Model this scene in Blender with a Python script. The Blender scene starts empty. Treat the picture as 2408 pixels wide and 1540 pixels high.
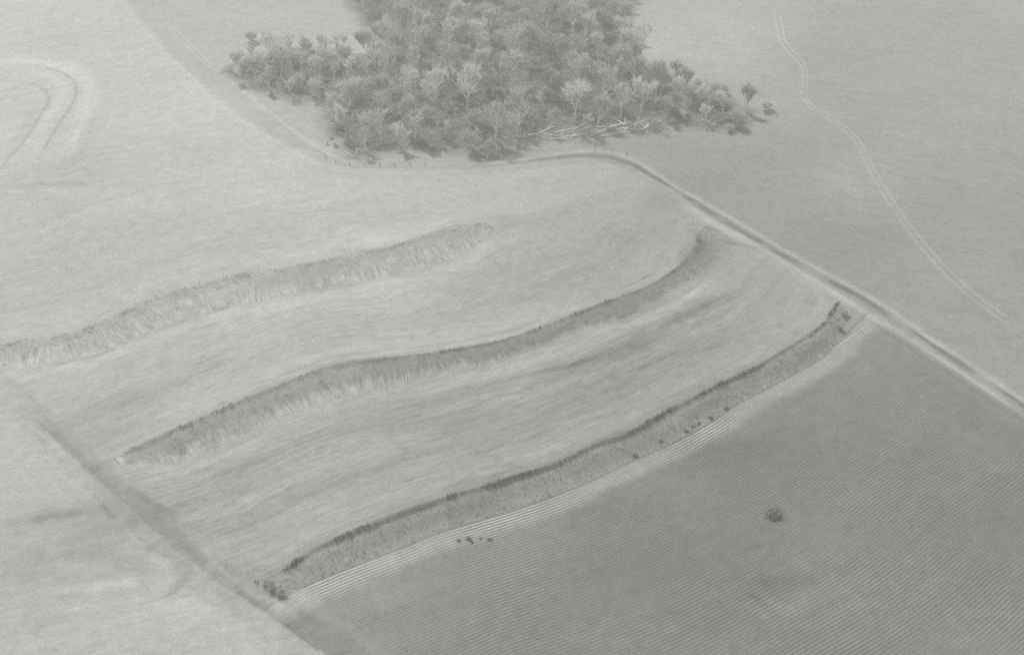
import bpy, math, random
import numpy as np
from mathutils import Vector

# ------------------------------------------------------------------ camera, sky, sun, exposure
scene = bpy.context.scene
COL = scene.collection
LENS, PITCH, CAM_H = 44.0, math.radians(38.0), 240.0
cam_data = bpy.data.cameras.new("camera")
cam_data.lens = LENS
cam_data.sensor_width = 36.0
cam_data.clip_start = 1.0
cam_data.clip_end = 9000.0
cam = bpy.data.objects.new("camera", cam_data)
cam.location = (0, 0, CAM_H)
cam.rotation_euler = (math.pi / 2 - PITCH, 0, 0)
COL.objects.link(cam)
scene.camera = cam

SUN_EL, SUN_AZ = math.radians(46), math.radians(-28)      # azimuth from +Y, negative = to the left
SUN_DIR = Vector((math.sin(SUN_AZ) * math.cos(SUN_EL), math.cos(SUN_AZ) * math.cos(SUN_EL), math.sin(SUN_EL)))
world = bpy.data.worlds.new("World")
scene.world = world
world.use_nodes = True
wn, wl = world.node_tree.nodes, world.node_tree.links
bg = wn["Background"]
sky = wn.new("ShaderNodeTexSky")
sky.sky_type = 'NISHITA'
sky.sun_disc = False
sky.sun_elevation = SUN_EL
sky.sun_rotation = SUN_AZ
bw = wn.new("ShaderNodeRGBToBW")                            # black and white picture
wl.new(sky.outputs[0], bw.inputs[0])
wl.new(bw.outputs[0], bg.inputs["Color"])
bg.inputs["Strength"].default_value = 0.13
sun_data = bpy.data.lights.new("sun", 'SUN')
sun_data.energy = 2.8
sun_data.angle = math.radians(4.0)
sun_data.color = (1.0, 0.985, 0.96)
sun = bpy.data.objects.new("sun", sun_data)
sun.rotation_euler = SUN_DIR.to_track_quat('Z', 'Y').to_euler()
COL.objects.link(sun)
vs = scene.view_settings
vs.view_transform = 'Standard'
vs.look = 'None'
vs.exposure = 0.42
vs.gamma = 1.0
scene.cycles.use_denoising = False
scene.cycles.volume_bounces = 1
scene.cycles.max_bounces = 5
scene.cycles.diffuse_bounces = 2

# ------------------------------------------------------------------ small helpers
F_PX = LENS / 36.0 * 1024.0
K = 1024.0 / 2408.0
CP, SP = math.cos(math.pi / 2 - PITCH), math.sin(math.pi / 2 - PITCH)

def at(x, y):
    """a measured point of the survey picture -> metres on the ground"""
    px, py = x * K, y * K
    dx, dy = (px - 512) / F_PX, -(py - 327) / F_PX
    wy = dy * CP + SP
    wz = dy * SP - CP
    t = -CAM_H / wz
    return (dx * t, wy * t)

def smooth(P, step=3.0):
    """Catmull-Rom through points, evenly resampled"""
    P = np.array(P, float)
    if len(P) > 2:
        Q = np.vstack([2 * P[0] - P[1], P, 2 * P[-1] - P[-2]])
        out = []
        for i in range(1, len(Q) - 2):
            for t in np.linspace(0, 1, 8, endpoint=False):
                a, b, c, d = Q[i - 1], Q[i], Q[i + 1], Q[i + 2]
                out.append(0.5 * ((2 * b) + (c - a) * t + (2 * a - 5 * b + 4 * c - d) * t * t + (3 * b - a - 3 * c + d) * t ** 3))
        out.append(P[-1])
        P = np.array(out)
    s = np.concatenate([[0], np.cumsum(np.linalg.norm(np.diff(P, axis=0), axis=1))])
    n = max(2, int(s[-1] / step) + 1)
    t = np.linspace(0, s[-1], n)
    return np.stack([np.interp(t, s, P[:, 0]), np.interp(t, s, P[:, 1])], 1)

def curve(pts, step=3.0):
    return smooth([at(*p) for p in pts], step)

def near(C, X, Y, reach=None):
    """unsigned distance, signed side (+ to the right of travel), arc length of the nearest point"""
    n = X.size
    best = np.full(n, 1e9); side = np.ones(n); arc = np.zeros(n)
    idx = np.arange(n)
    if reach is not None:
        lo, hi = C.min(0) - reach, C.max(0) + reach
        idx = np.nonzero((X > lo[0]) & (X < hi[0]) & (Y > lo[1]) & (Y < hi[1]))[0]
        if idx.size == 0:
            return best, side, arc
    x, y = X[idx], Y[idx]
    b = np.full(idx.size, 1e18); sd = np.ones(idx.size); ar = np.zeros(idx.size)
    s0 = 0.0
    for i in range(len(C) - 1):
        ax, ay = C[i]; ex, ey = C[i + 1] - C[i]
        L2 = ex * ex + ey * ey
        L = math.sqrt(L2)
        px, py = x - ax, y - ay
        t = np.clip((px * ex + py * ey) / L2, 0, 1)
        qx, qy = px - t * ex, py - t * ey
        d = qx * qx + qy * qy
        m = d < b
        cr = -(ex * py - ey * px)
        b = np.where(m, d, b); sd = np.where(m, np.sign(cr), sd); ar = np.where(m, s0 + t * L, ar)
        s0 += L
    best[idx] = np.sqrt(b); side[idx] = sd; arc[idx] = ar
    return best, side, arc

def _h(i, j, seed):
    v = (i.astype(np.int64) * 374761393 + j.astype(np.int64) * 668265263 + seed * 974634777) & 0xffffffff
    v = ((v ^ (v >> 13)) * 1274126177) & 0xffffffff
    v = v ^ (v >> 16)
    return (v & 0xffffff) / float(0xffffff)

def vnoise(x, y, seed=0):
    xi, yi = np.floor(x), np.floor(y)
    fx, fy = x - xi, y - yi
    fx = fx * fx * (3 - 2 * fx); fy = fy * fy * (3 - 2 * fy)
    a, b = _h(xi, yi, seed), _h(xi + 1, yi, seed)
    c, d = _h(xi, yi + 1, seed), _h(xi + 1, yi + 1, seed)
    return (a + (b - a) * fx) * (1 - fy) + (c + (d - c) * fx) * fy

def fbm(x, y, seed=0, o=4):
    s = 0; a = 0.5; t = 0
    for k in range(o):
        s = s + a * vnoise(x * 2 ** k, y * 2 ** k, seed + k * 17)
        t += a; a *= 0.55
    return s / t * 2 - 1

def sstep(a, b, x):
    t = np.clip((x - a) / (b - a), 0, 1)
    return t * t * (3 - 2 * t)

def inside(poly, X, Y):
    r = np.zeros(X.shape, bool)
    n = len(poly); j = n - 1
    for i in range(n):
        xi, yi = poly[i]; xj, yj = poly[j]
        if yi != yj:
            r ^= ((yi > Y) != (yj > Y)) & (X < (xj - xi) * (Y - yi) / (yj - yi) + xi)
        j = i
    return r

# ------------------------------------------------------------------ the lie of the land
T1U = [(-60, 822), (0, 812), (62, 800), (130, 793), (220, 765), (300, 732), (370, 700), (440, 682), (540, 655), (620, 642), (700, 627), (790, 607), (870, 594), (950, 572), (1020, 552), (1080, 535), (1135, 524), (1162, 534)]
T1L = [(-60, 866), (0, 857), (62, 853), (130, 850), (220, 832), (300, 800), (390, 766), (500, 737), (600, 713), (700, 690), (790, 672), (860, 658), (950, 640), (1020, 620), (1080, 597), (1130, 568), (1162, 540)]
T2U = [(268, 1076), (320, 1050), (420, 1010), (500, 975), (600, 935), (700, 895), (800, 860), (880, 849), (980, 838), (1080, 820), (1180, 800), (1280, 765), (1380, 725), (1450, 700), (1530, 670), (1590, 633), (1628, 590), (1640, 550), (1662, 528)]
T2L = [(282, 1092), (350, 1103), (450, 1075), (560, 1030), (650, 985), (760, 945), (850, 922), (932, 908), (1030, 873), (1160, 847), (1322, 788), (1387, 765), (1495, 740), (1579, 691), (1677, 630), (1716, 600), (1722, 574), (1708, 552)]
T3U = [(600, 1364), (650, 1345), (698, 1322), (750, 1291), (853, 1246), (942, 1212), (1025, 1185), (1094, 1164), (1231, 1120), (1334, 1082), (1409, 1044), (1480, 1018), (1573, 967), (1640, 932), (1709, 896), (1775, 866), (1839, 831), (1890, 800), (1930, 772), (1953, 740), (1972, 708)]
T3L = [(650, 1402), (681, 1388), (760, 1349), (818, 1325), (956, 1274), (1035, 1243), (1162, 1205), (1265, 1171), (1352, 1137), (1455, 1088), (1572, 1034), (1679, 975), (1723, 944), (1800, 905), (1870, 868), (1935, 832), (1968, 800), (1990, 765), (1996, 735)]
ROAD = [(250, -60), (330, 50), (350, 75), (400, 130), (450, 175), (500, 225), (560, 270), (620, 310), (680, 345), (740, 375), (790, 396), (870, 404), (1000, 404), (1100, 402), (1200, 392), (1300, 380), (1380, 374), (1430, 376), (1480, 391), (1540, 424), (1620, 474), (1700, 527), (1800, 586), (1900, 648), (1970, 690), (2045, 740), (2200, 845), (2408, 985), (2700, 1180)]
LANE = [(-140, 790), (-60, 860), (0, 905), (62, 958), (150, 1045), (230, 1125), (330, 1215), (420, 1290), (520, 1372), (640, 1440), (780, 1545), (900, 1640)]

C = {}
for nm, p in (('T1U', T1U), ('T1L', T1L), ('T2U', T2U), ('T2L', T2L), ('T3U', T3U), ('T3L', T3L), ('ROAD', ROAD), ('LANE', LANE)):
    C[nm] = curve(p)
for _k, _sd in (('T1U', 1), ('T1L', 2), ('T2U', 3), ('T2L', 4), ('T3U', 5), ('T3L', 6)):     # edges wander a little
    c_ = smooth(C[_k], 1.2)
    t_ = np.gradient(c_, axis=0); t_ /= np.linalg.norm(t_, axis=1)[:, None]
    s_ = np.concatenate([[0], np.cumsum(np.linalg.norm(np.diff(c_, axis=0), axis=1))])
    w_ = (.55 if 'L' in _k else .4) * fbm(s_ / 5.0, s_ * 0, _sd, 3) * np.minimum(1, np.minimum(s_, s_[-1] - s_) / 6)
    C[_k] = c_ + np.stack([t_[:, 1], -t_[:, 0]], 1) * w_[:, None]
C['A'] = curve(T1U[:-1] + [(1200, 512), (1300, 488), (1420, 452), (1540, 440), (1640, 500)])           # contour lines carried on to the road
C['B'] = curve([(-60, 1180), (60, 1145), (180, 1105)] + T2U[1:16] + [(1610, 600), (1680, 560), (1780, 575)])
C['C'] = curve([(400, 1430), (520, 1392)] + T3U[:-1] + [(1985, 690), (2040, 735)])
C['D'] = curve([(430, 1560), (560, 1470)] + T3L[:17] + [(2010, 760), (2100, 690)])
C['DROW'] = curve([(300, 1640), (500, 1500)] + T3L[1:16] + [(2100, 725), (2408, 540)])

BANKS = (('T1U', 'T1L', 0.7), ('T2U', 'T2L', 0.9), ('T3U', 'T3L', 1.1))

def bank_coord(a, b, X, Y, reach=45):
    """position across a terrace bank: 0 at the crest, 1 at the toe; plus distances"""
    du, su, s = near(C[a], X, Y, reach)
    dl, sl, _ = near(C[b], X, Y, reach)
    poly = np.vstack([C[a], C[b][::-1]])
    ins = inside(poly, X, Y)
    t = du / (du + dl + 1e-6)
    return ins, t, du, dl, s

def height(X, Y):
    z = 0.5 * np.sin(X / 47 + 0.6) * np.sin(Y / 61) + 0.35 * np.sin((X + Y) / 29.0) + 0.12 * fbm(X / 9, Y / 9, 5, 3)
    for a, b, H in BANKS:
        ins, t, du, dl, s = bank_coord(a, b, X, Y)
        L = np.linalg.norm(np.diff(C[a], axis=0), axis=1).sum()
        w = sstep(0, 18, s) * sstep(0, 14, L - s) if a != 'T1U' else sstep(0, 14, L - s)
        inn = H * (1 - 2 * t) - 0.0 * t
        cut = (.1 if a == 'T1U' else .42 if a == 'T2U' else .75) * (.35 + .65 * sstep(-.4, .4, fbm(s / 14.0, s * 0, 91, 3)))
        sc = H * (1.0 - cut * sstep(0, 0.16, t) - (1.85 - cut) * sstep(0.1, 1, t))
        up = H * np.exp(-(du / 7.0) ** 2) - 0.28 * H * np.exp(-((du - 15) / 5.0) ** 2)
        lo = -0.85 * H * np.exp(-(dl / 11.0) ** 2)
        out = np.where(du < dl, up, lo)
        z = z + w * np.where(ins, sc, out) * np.where(np.minimum(du, dl) > 44, 0, 1)
    d, _, _ = near(C['ROAD'], X, Y, 16)
    z = z + 0.35 * np.exp(-((d - 0.0) / 3.0) ** 2)
    d, _, _ = near(C['LANE'], X, Y, 30)
    z = z - 0.7 * np.exp(-(d / 6.0) ** 2)
    return z

def hz(x, y):
    return float(height(np.array([x], float), np.array([y], float))[0])

def ground_point(x, y):
    p = at(x, y)
    return Vector((p[0], p[1], hz(*p)))

# tonal marks lying on the land: (points, half width in m, grey change, raggedness)
STROKES = [
    # lane beside the wood: pale verge, twin ruts
    ([(330, 50), (400, 128), (450, 173), (500, 223), (560, 268), (620, 308), (680, 343), (740, 373), (790, 394), (870, 402), (1000, 401)], 1.7, 7, .3),
    ([(380, 50), (430, 110), (480, 155), (540, 200), (600, 250), (660, 297), (720, 345), (770, 375)], 3.0, -5, .8),
    ([(395, 60), (430, 98), (480, 143), (540, 187), (600, 237), (660, 283), (720, 327), (790, 367), (840, 383)], .5, 20, .4),
    ([(407, 60), (442, 98), (492, 143), (552, 190), (610, 240), (668, 285), (728, 327), (795, 365)], .5, 18, .4),
    ([(400, 60), (436, 98), (486, 143), (546, 188), (605, 238), (664, 284), (724, 327), (792, 366)], .4, -10, .4),
    ([(790, 386), (870, 394), (1000, 394), (1140, 394), (1230, 384)], 1.2, -7, .5),
    ([(860, 410), (1000, 412), (1150, 408), (1300, 395), (1420, 395)], 4.0, 5, .6),
    ([(1160, 385), (1250, 375), (1330, 363), (1400, 356), (1450, 362), (1500, 382), (1550, 415), (1600, 447), (1677, 488), (1806, 566), (1904, 622), (2045, 700), (2200, 805), (2408, 945), (2650, 1110)], 1.3, 24, .5),
    ([(1200, 386), (1260, 378), (1330, 371), (1390, 370), (1440, 376), (1490, 400)], 2.3, -30, .5),
    ([(1440, 372), (1500, 396), (1560, 432), (1627, 473), (1700, 520), (1774, 563), (1904, 637), (2045, 712), (2200, 818), (2408, 958), (2650, 1130)], 1.5, -36, .6),
    ([(1570, 432), (1640, 478), (1720, 520), (1806, 570), (1904, 627), (2045, 706)], .45, -9, .5),
    ([(1600, 475), (1660, 515), (1721, 549), (1806, 592), (1904, 655), (1969, 695), (2045, 742), (2200, 842), (2408, 982)], 1.6, 22, .5),
    ([(1640, 520), (1721, 565), (1806, 608), (1880, 655)], .5, -7, .6),
    ([(1960, 702), (2045, 756), (2200, 860), (2408, 1000)], .9, -10, .5),
    ([(1700, 545), (1800, 606), (1880, 655), (1930, 690), (1925, 730), (1890, 770)], 1.3, 8, .5),
    ([(1330, 372), (1400, 384), (1450, 395)], .7, 10, .5),
    # track upper right
    ([(1822, 20), (1828, 70), (1836, 100), (1854, 124), (1876, 146), (1888, 172), (1887, 205), (1884, 225), (1900, 250), (1925, 266), (1965, 292), (2006, 328), (2038, 385), (2075, 450), (2150, 560), (2260, 680), (2408, 790)], .6, 16, .45),
    ([(1834, 20), (1840, 70), (1848, 98), (1866, 120), (1886, 143), (1897, 170), (1896, 205), (1894, 225), (1910, 248), (1935, 262), (1975, 288), (2016, 323), (2048, 380), (2085, 444), (2160, 552), (2270, 670), (2408, 775)], .6, 16, .45),
    ([(1828, 20), (1834, 70), (1842, 99), (1860, 122), (1881, 144), (1892, 171), (1891, 205), (1889, 225), (1905, 249)], .4, -8, .3),
    # loops in the upper left field
    ([(-20, 140), (60, 143), (120, 150), (172, 164), (208, 192), (208, 235), (185, 290), (165, 350)], 4.0, 17, .5),
    ([(62, 165), (110, 178), (148, 200), (140, 240), (105, 290), (75, 345)], 2.6, 11, .5),
    ([(-20, 228), (40, 232), (70, 250), (70, 285), (40, 340), (0, 400)], 2.2, -9, .6),
    ([(225, 260), (205, 320), (180, 390)], 2.2, -10, .8),
    ([(260, 170), (275, 215), (262, 270), (240, 330)], 1.2, 8, .8),
    ([(230, 110), (222, 150), (228, 175), (245, 200)], .9, -9, .8),
    ([(60, 150), (120, 160), (165, 182), (180, 205), (172, 240), (140, 290), (110, 340), (95, 375)], .6, -22, .3),
    ([(62, 190), (95, 205), (115, 225), (108, 250), (85, 290), (60, 330), (0, 400)], .8, -19, .4),
    ([(200, 250), (170, 310), (150, 370), (140, 410)], .8, -9, .6),
    ([(225, 240), (200, 300), (180, 360)], .6, -6, .6),
    ([(0, 438), (70, 436), (130, 432), (185, 440), (215, 430)], 1.3, -24, .7),
    ([(150, 410), (190, 400), (240, 408)], 1.8, -18, .8),
    ([(120, 425), (170, 428), (210, 437)], 1.6, -14, .8),
    ([(60, 455), (150, 450), (230, 452)], 1.6, 8, .6),
    ([(340, 86), (310, 110), (300, 140)], .6, 8, .5),
    # upper field streaks
    ([(400, 525), (560, 500), (720, 478), (880, 458), (1020, 448)], 1.4, 7, .7),
    ([(420, 540), (560, 515), (740, 495), (900, 478)], 1.0, -6, .8),
    ([(330, 575), (420, 565), (500, 560)], 1.2, 8, .8),
    ([(400, 570), (460, 562), (520, 548)], .5, -10, .7),
    ([(500, 520), (640, 500), (760, 490)], .6, 6, .8),
    ([(750, 600), (790, 590), (850, 590), (900, 592), (960, 572), (1030, 550), (1080, 530)], 1.5, -20, .5),  # painted band of shade along the upper bank's scarp
    ([(830, 596), (900, 588), (970, 565), (1040, 542), (1130, 520)], .6, -12, .4),  # thinner core of the same painted scarp shade
    ([(1060, 522), (1130, 512), (1180, 512), (1230, 500)], 1.8, -9, .8),  # painted scarp shade carried right past the bank's end, with the patch below
    ([(1165, 513), (1200, 508)], 2.4, -12, .8),
    ([(370, 690), (460, 668), (560, 648), (640, 636)], 1.3, -11, .6),
    ([(225, 752), (300, 722), (365, 695)], 1.4, -14, .6),
    # below the upper bank
    ([(60, 866), (220, 846), (320, 806), (420, 772), (600, 728), (860, 672), (1040, 632), (1140, 585), (1180, 550)], 2.4, 9, .5),
    ([(62, 856), (130, 853), (220, 835), (300, 803), (390, 769), (500, 740), (600, 716), (700, 693), (860, 661), (950, 643), (1020, 623), (1090, 594)], .35, -22, .6),
    # middle strip streaks
    ([(680, 840), (730, 825), (780, 835)], 1.6, -12, .8),
    ([(540, 960), (640, 918), (740, 878), (820, 848)], 1.0, -12, .5),
    ([(400, 1002), (500, 962), (600, 922), (700, 882), (790, 853), (960, 830), (1180, 790), (1380, 712), (1520, 660), (1590, 620)], .45, 11, .4),
    ([(420, 1000), (560, 940), (700, 880), (800, 846), (980, 823), (1180, 783), (1300, 742), (1400, 705), (1520, 654), (1590, 612), (1615, 560)], 1.1, -13, .6),
    ([(1200, 775), (1330, 728), (1480, 672), (1570, 625)], .5, -9, .6),
    ([(260, 1060), (300, 1045), (350, 1020)], 1.2, -14, .7),
    ([(1640, 530), (1620, 590), (1585, 625)], 2.0, -12, .5),
    ([(1700, 560), (1722, 590), (1700, 625)], 1.2, -14, .6),
    ([(1655, 540), (1650, 590), (1620, 630)], 1.6, -14, .6),
    # the pale bare end of the middle bank
    ([(272, 1078), (292, 1076)], 2.6, 34, .3),
    ([(300, 1104), (350, 1110), (460, 1085), (620, 1015), (760, 960), (920, 925), (1080, 890), (1240, 842), (1400, 790), (1540, 735), (1650, 675), (1705, 640)], 3.4, 11, .5),
    ([(1250, 842), (1400, 772), (1500, 750), (1590, 705), (1680, 650)], 2.8, 20, .7),
    ([(1370, 768), (1400, 764)], 1.8, 12, .5),
    ([(1480, 735), (1510, 728)], 1.6, 10, .5),
    ([(1560, 695), (1600, 672)], 1.8, 12, .5),
    ([(870, 965), (964, 945), (1060, 925), (1126, 905), (1224, 879), (1340, 852), (1468, 806), (1547, 757), (1610, 735), (1677, 706), (1735, 680)], 1.7, -20, .7),
    ([(980, 957), (1140, 918), (1300, 880), (1480, 818), (1600, 760)], 2.6, -10, .7),
    ([(1270, 858), (1330, 850), (1400, 828)], 2.0, -12, .6),
    ([(1540, 758), (1600, 735), (1680, 702)], 1.6, -12, .6),
    ([(1580, 770), (1680, 730), (1760, 690)], .5, 9, .4),
    ([(930, 1000), (1050, 965), (1200, 930), (1400, 870), (1600, 790), (1700, 745)], .8, 8, .5),
    ([(1100, 985), (1300, 925), (1500, 860), (1680, 780)], .6, -8, .5),
    # lower strip
    ([(450, 1145), (520, 1120), (620, 1085), (700, 1060)], 3.5, -12, .9),
    ([(460, 1165), (560, 1150), (640, 1140)], 2.0, -9, .9),
    ([(680, 1040), (780, 1005), (900, 985)], 2.0, -8, .9),
    ([(1130, 1105), (1180, 1096), (1220, 1095)], .6, -13, .5),
    ([(600, 1350), (700, 1305), (800, 1256), (900, 1216), (1100, 1146), (1300, 1082), (1450, 1018), (1600, 942), (1760, 860), (1870, 795), (1930, 740), (1960, 700)], 1.8, -8, .5),
    ([(1850, 830), (1900, 790), (1930, 750), (1935, 715)], 2.0, 5, .4),
    # scarp shade painted dark along the lower bank's crest, and its dark end
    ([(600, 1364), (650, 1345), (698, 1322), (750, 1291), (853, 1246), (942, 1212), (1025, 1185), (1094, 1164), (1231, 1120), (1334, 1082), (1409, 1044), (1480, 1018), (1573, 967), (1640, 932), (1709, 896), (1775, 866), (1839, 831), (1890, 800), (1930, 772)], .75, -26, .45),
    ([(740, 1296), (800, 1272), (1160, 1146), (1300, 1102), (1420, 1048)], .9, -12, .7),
    ([(1940, 765), (1960, 735), (1972, 705)], 1.2, -20, .6),
    ([(1975, 790), (1990, 765), (1998, 735)], 1.4, -18, .6),
    # waterway lane lower left
    ([(-60, 1245), (62, 1224), (120, 1213), (180, 1205), (240, 1190)], 1.6, -27, .7),
    ([(62, 1070), (110, 1095), (160, 1150), (200, 1190)], 2.2, -10, .9),
    ([(390, 1205), (450, 1260), (500, 1315), (560, 1365), (640, 1425)], .7, 18, .6),
    ([(300, 1140), (360, 1180), (420, 1215), (470, 1270)], .8, -21, .6),
    ([(210, 1135), (260, 1190), (300, 1245), (350, 1300)], .6, 16, .9),
    ([(230, 1165), (270, 1225), (310, 1275)], .7, -18, .9),
    ([(62, 990), (120, 1035), (180, 1095), (240, 1150)], .8, 16, .7),
    ([(62, 1232), (130, 1222), (230, 1205)], .6, 14, .6),
    ([(250, 1428), (320, 1420), (390, 1398), (428, 1368), (432, 1335), (400, 1308), (350, 1290)], 1.5, -28, .7),
    ([(340, 1300), (385, 1315), (400, 1335)], 2.2, 27, .7),
    ([(255, 1150), (290, 1180), (330, 1210)], .6, 15, .7),
    ([(62, 1395), (180, 1380), (280, 1372), (370, 1365)], 3.0, 14, .8),
    ([(280, 1270), (330, 1310), (360, 1330)], 1.0, -15, .8),
    ([(62, 950), (110, 985), (150, 1025), (200, 1075), (260, 1130), (300, 1165)], .8, -14, .5),
    ([(62, 965), (110, 1005), (150, 1042), (200, 1092), (260, 1148), (300, 1185)], .7, -21, .5),
    ([(400, 1250), (470, 1310), (560, 1370), (620, 1415)], 1.0, -12, .6),
    ([(560, 1385), (620, 1420), (650, 1445), (700, 1490)], .7, -18, .5),
    ([(620, 1385), (655, 1412), (720, 1462)], .6, 14, .5),
    ([(62, 1110), (140, 1140), (200, 1180), (215, 1230)], .9, -15, .7),
    ([(62, 1300), (150, 1290), (240, 1300), (300, 1330), (330, 1360)], 1.2, -15, .8),
    ([(62, 1340), (160, 1325), (250, 1340), (310, 1365)], 1.4, 14, .8),
    ([(120, 1432), (220, 1425), (330, 1405), (395, 1365), (400, 1335)], 1.4, 14, .7),
    ([(62, 1405), (160, 1400), (260, 1395), (340, 1378)], 1.0, -12, .8),
    ([(470, 1330), (520, 1385), (590, 1440)], 1.8, -12, .8),
    ([(430, 1235), (500, 1300), (590, 1375), (680, 1440)], 1.6, 14, .6),
    # lower right of the row field
    ([(1900, 1450), (1960, 1425), (2030, 1398)], 1.4, -12, .6),
    ([(1850, 1480), (1950, 1442), (2040, 1408)], .6, 9, .6),
    # below the wood
    ([(1260, 340), (1400, 330), (1560, 312), (1700, 318), (1780, 330)], 1.5, 6, .7),
    ([(1480, 318), (1600, 310), (1740, 318)], .6, -6, .7),
]
# blotches: centre, radii in m, grey change
BLOTS = [
    ((340, 1260), (11, 22), -9), ((250, 1230), (9, 12), -6), ((150, 1280), (22, 20), -7), ((120, 1190), (9, 5), -6), ((180, 1150), (8, 7), 6), ((90, 1320), (8, 6), -6), ((230, 1400), (12, 4), 7), ((320, 1270), (6, 5), 6), ((370, 1420), (9, 5), 5), ((520, 1430), (12, 6), 5), ((150, 960), (10, 14), -5),
    ((340, 1130), (12, 10), 4), ((1550, 470), (6, 8), -10), ((1480, 560), (12, 10), -6), ((1400, 640), (20, 14), -4),
    ((1580, 545), (10, 9), -5), ((1230, 620), (16, 12), -3), ((900, 560), (20, 12), 5), ((800, 540), (16, 10), 4),
    ((1000, 450), (40, 14), 4), ((180, 340), (14, 30), -4), ((250, 400), (16, 14), -5), ((120, 100), (20, 14), -4),
    ((250, 200), (14, 26), -3), ((400, 260), (26, 40), 3), ((600, 380), (30, 20), 2), ((900, 700), (22, 10), 4),
    ((420, 880), (30, 12), 4), ((330, 900), (16, 20), -5), ((250, 1010), (14, 14), -6), ((520, 880), (18, 9), -6),
    ((1100, 700), (20, 14), -3), ((1060, 880), (10, 7), 3), ((1000, 985), (26, 8), -6), ((1500, 900), (20, 10), 2),
    ((1800, 720), (12, 12), 3), ((1750, 640), (9, 9), 2), ((1890, 870), (8, 8), 3), ((700, 1200), (26, 14), 3),
    ((560, 1230), (14, 9), -4), ((1400, 1180), (16, 8), -3), ((1700, 1050), (20, 10), -4), ((1600, 990), (18, 5), 6),
    ((1700, 1000), (14, 5), 4), ((1850, 1420), (7, 3), 1), ((1790, 1440), (5, 3), 1), ((1820, 1370), (7, 4), -8), ((1885, 1412), (1.6, 1), 10), ((1860, 1428), (1.2, .8), 12), ((1845, 1440), (1.5, .7), 10), ((1872, 1395), (1.2, .8), 9), ((1890, 1400), (.9, .6), 12), ((1830, 1425), (1.4, .6), 9), ((1780, 1432), (1.2, .8), 10), ((1798, 1448), (1, .8), 10), ((1810, 1412), (1, .7), 8), ((1905, 1358), (1.2, .9), -12), ((1775, 1402), (1.3, .9), -12), ((1860, 1362), (1.5, .9), -10),
    ((1980, 1330), (8, 6), -4), ((1940, 1300), (7, 5), 4), ((900, 1395), (10, 5), 7), ((1822, 1205), (2.3, 1.9), -22),
    ((1080, 1266), (1.2, .8), -16), ((1104, 1262), (1.3, .8), -18), ((1152, 1265), (.9, .8), -16), ((1600, 350), (50, 20), -2),
    ((1750, 430), (40, 24), -4), ((1950, 430), (20, 16), 6), ((1750, 560), (10, 8), 0), ((1620, 120), (50, 40), 8),
    ((1950, 130), (26, 40), -4), ((1960, 560), (24, 14), -6), ((1100, 1380), (40, 10), 0), ((1550, 1330), (30, 12), -3),
    ((1460, 1200), (10, 5), -5), ((660, 270), (20, 16), 0), ((900, 115), (26, 24), 4), ((470, 110), (24, 26), -2),
]
# measured field tones, left-to-right light falloff painted into the colour: x, y, grey
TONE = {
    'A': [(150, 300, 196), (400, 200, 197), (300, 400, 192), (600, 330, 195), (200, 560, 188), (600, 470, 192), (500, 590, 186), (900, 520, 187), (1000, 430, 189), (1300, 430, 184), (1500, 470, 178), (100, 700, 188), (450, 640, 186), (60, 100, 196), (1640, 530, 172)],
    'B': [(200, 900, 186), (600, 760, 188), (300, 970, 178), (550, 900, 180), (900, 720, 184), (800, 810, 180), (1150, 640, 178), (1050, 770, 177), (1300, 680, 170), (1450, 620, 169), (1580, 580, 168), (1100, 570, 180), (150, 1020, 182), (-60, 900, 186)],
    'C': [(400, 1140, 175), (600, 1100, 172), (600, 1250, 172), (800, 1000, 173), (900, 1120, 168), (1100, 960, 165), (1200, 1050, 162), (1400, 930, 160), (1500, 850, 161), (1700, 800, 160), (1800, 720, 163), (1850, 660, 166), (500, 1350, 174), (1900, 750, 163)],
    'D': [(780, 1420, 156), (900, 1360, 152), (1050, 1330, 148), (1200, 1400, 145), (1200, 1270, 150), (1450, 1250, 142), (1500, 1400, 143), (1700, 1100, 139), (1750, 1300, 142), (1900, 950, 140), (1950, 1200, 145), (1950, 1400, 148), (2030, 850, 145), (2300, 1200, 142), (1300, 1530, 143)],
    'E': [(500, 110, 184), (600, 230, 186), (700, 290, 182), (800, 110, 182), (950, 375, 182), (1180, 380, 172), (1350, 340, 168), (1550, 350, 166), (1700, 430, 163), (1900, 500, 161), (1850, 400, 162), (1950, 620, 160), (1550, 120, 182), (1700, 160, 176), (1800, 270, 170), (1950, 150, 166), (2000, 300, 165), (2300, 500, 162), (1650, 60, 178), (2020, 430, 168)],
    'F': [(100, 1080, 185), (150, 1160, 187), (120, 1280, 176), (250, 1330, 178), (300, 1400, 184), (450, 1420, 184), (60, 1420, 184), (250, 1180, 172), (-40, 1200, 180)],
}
WOOD_MAIN = [(800, 215), (775, 262), (772, 300), (805, 322), (838, 362), (880, 355), (960, 347), (1050, 350), (1110, 358), (1135, 367), (1180, 367), (1205, 345), (1240, 318), (1340, 316), (1420, 306), (1500, 288), (1540, 283), (1600, 286), (1690, 300), (1738, 298), (1758, 285), (1762, 265), (1712, 238), (1630, 212), (1552, 186), (1500, 158), (1480, 118), (1470, 60), (1470, 0), (1480, -70), (960, -70), (800, -60), (830, 10), (880, 70), (915, 104), (875, 120), (835, 142), (820, 175)]
WOOD_LEFT = [(540, 166), (570, 190), (610, 207), (660, 222), (720, 233), (790, 238), (830, 215), (835, 178), (862, 140), (800, 128), (740, 120), (690, 116), (640, 122), (590, 134), (555, 150)]
POLY = [np.array([at(*p) for p in w]) for w in (WOOD_MAIN, WOOD_LEFT)]

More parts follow.
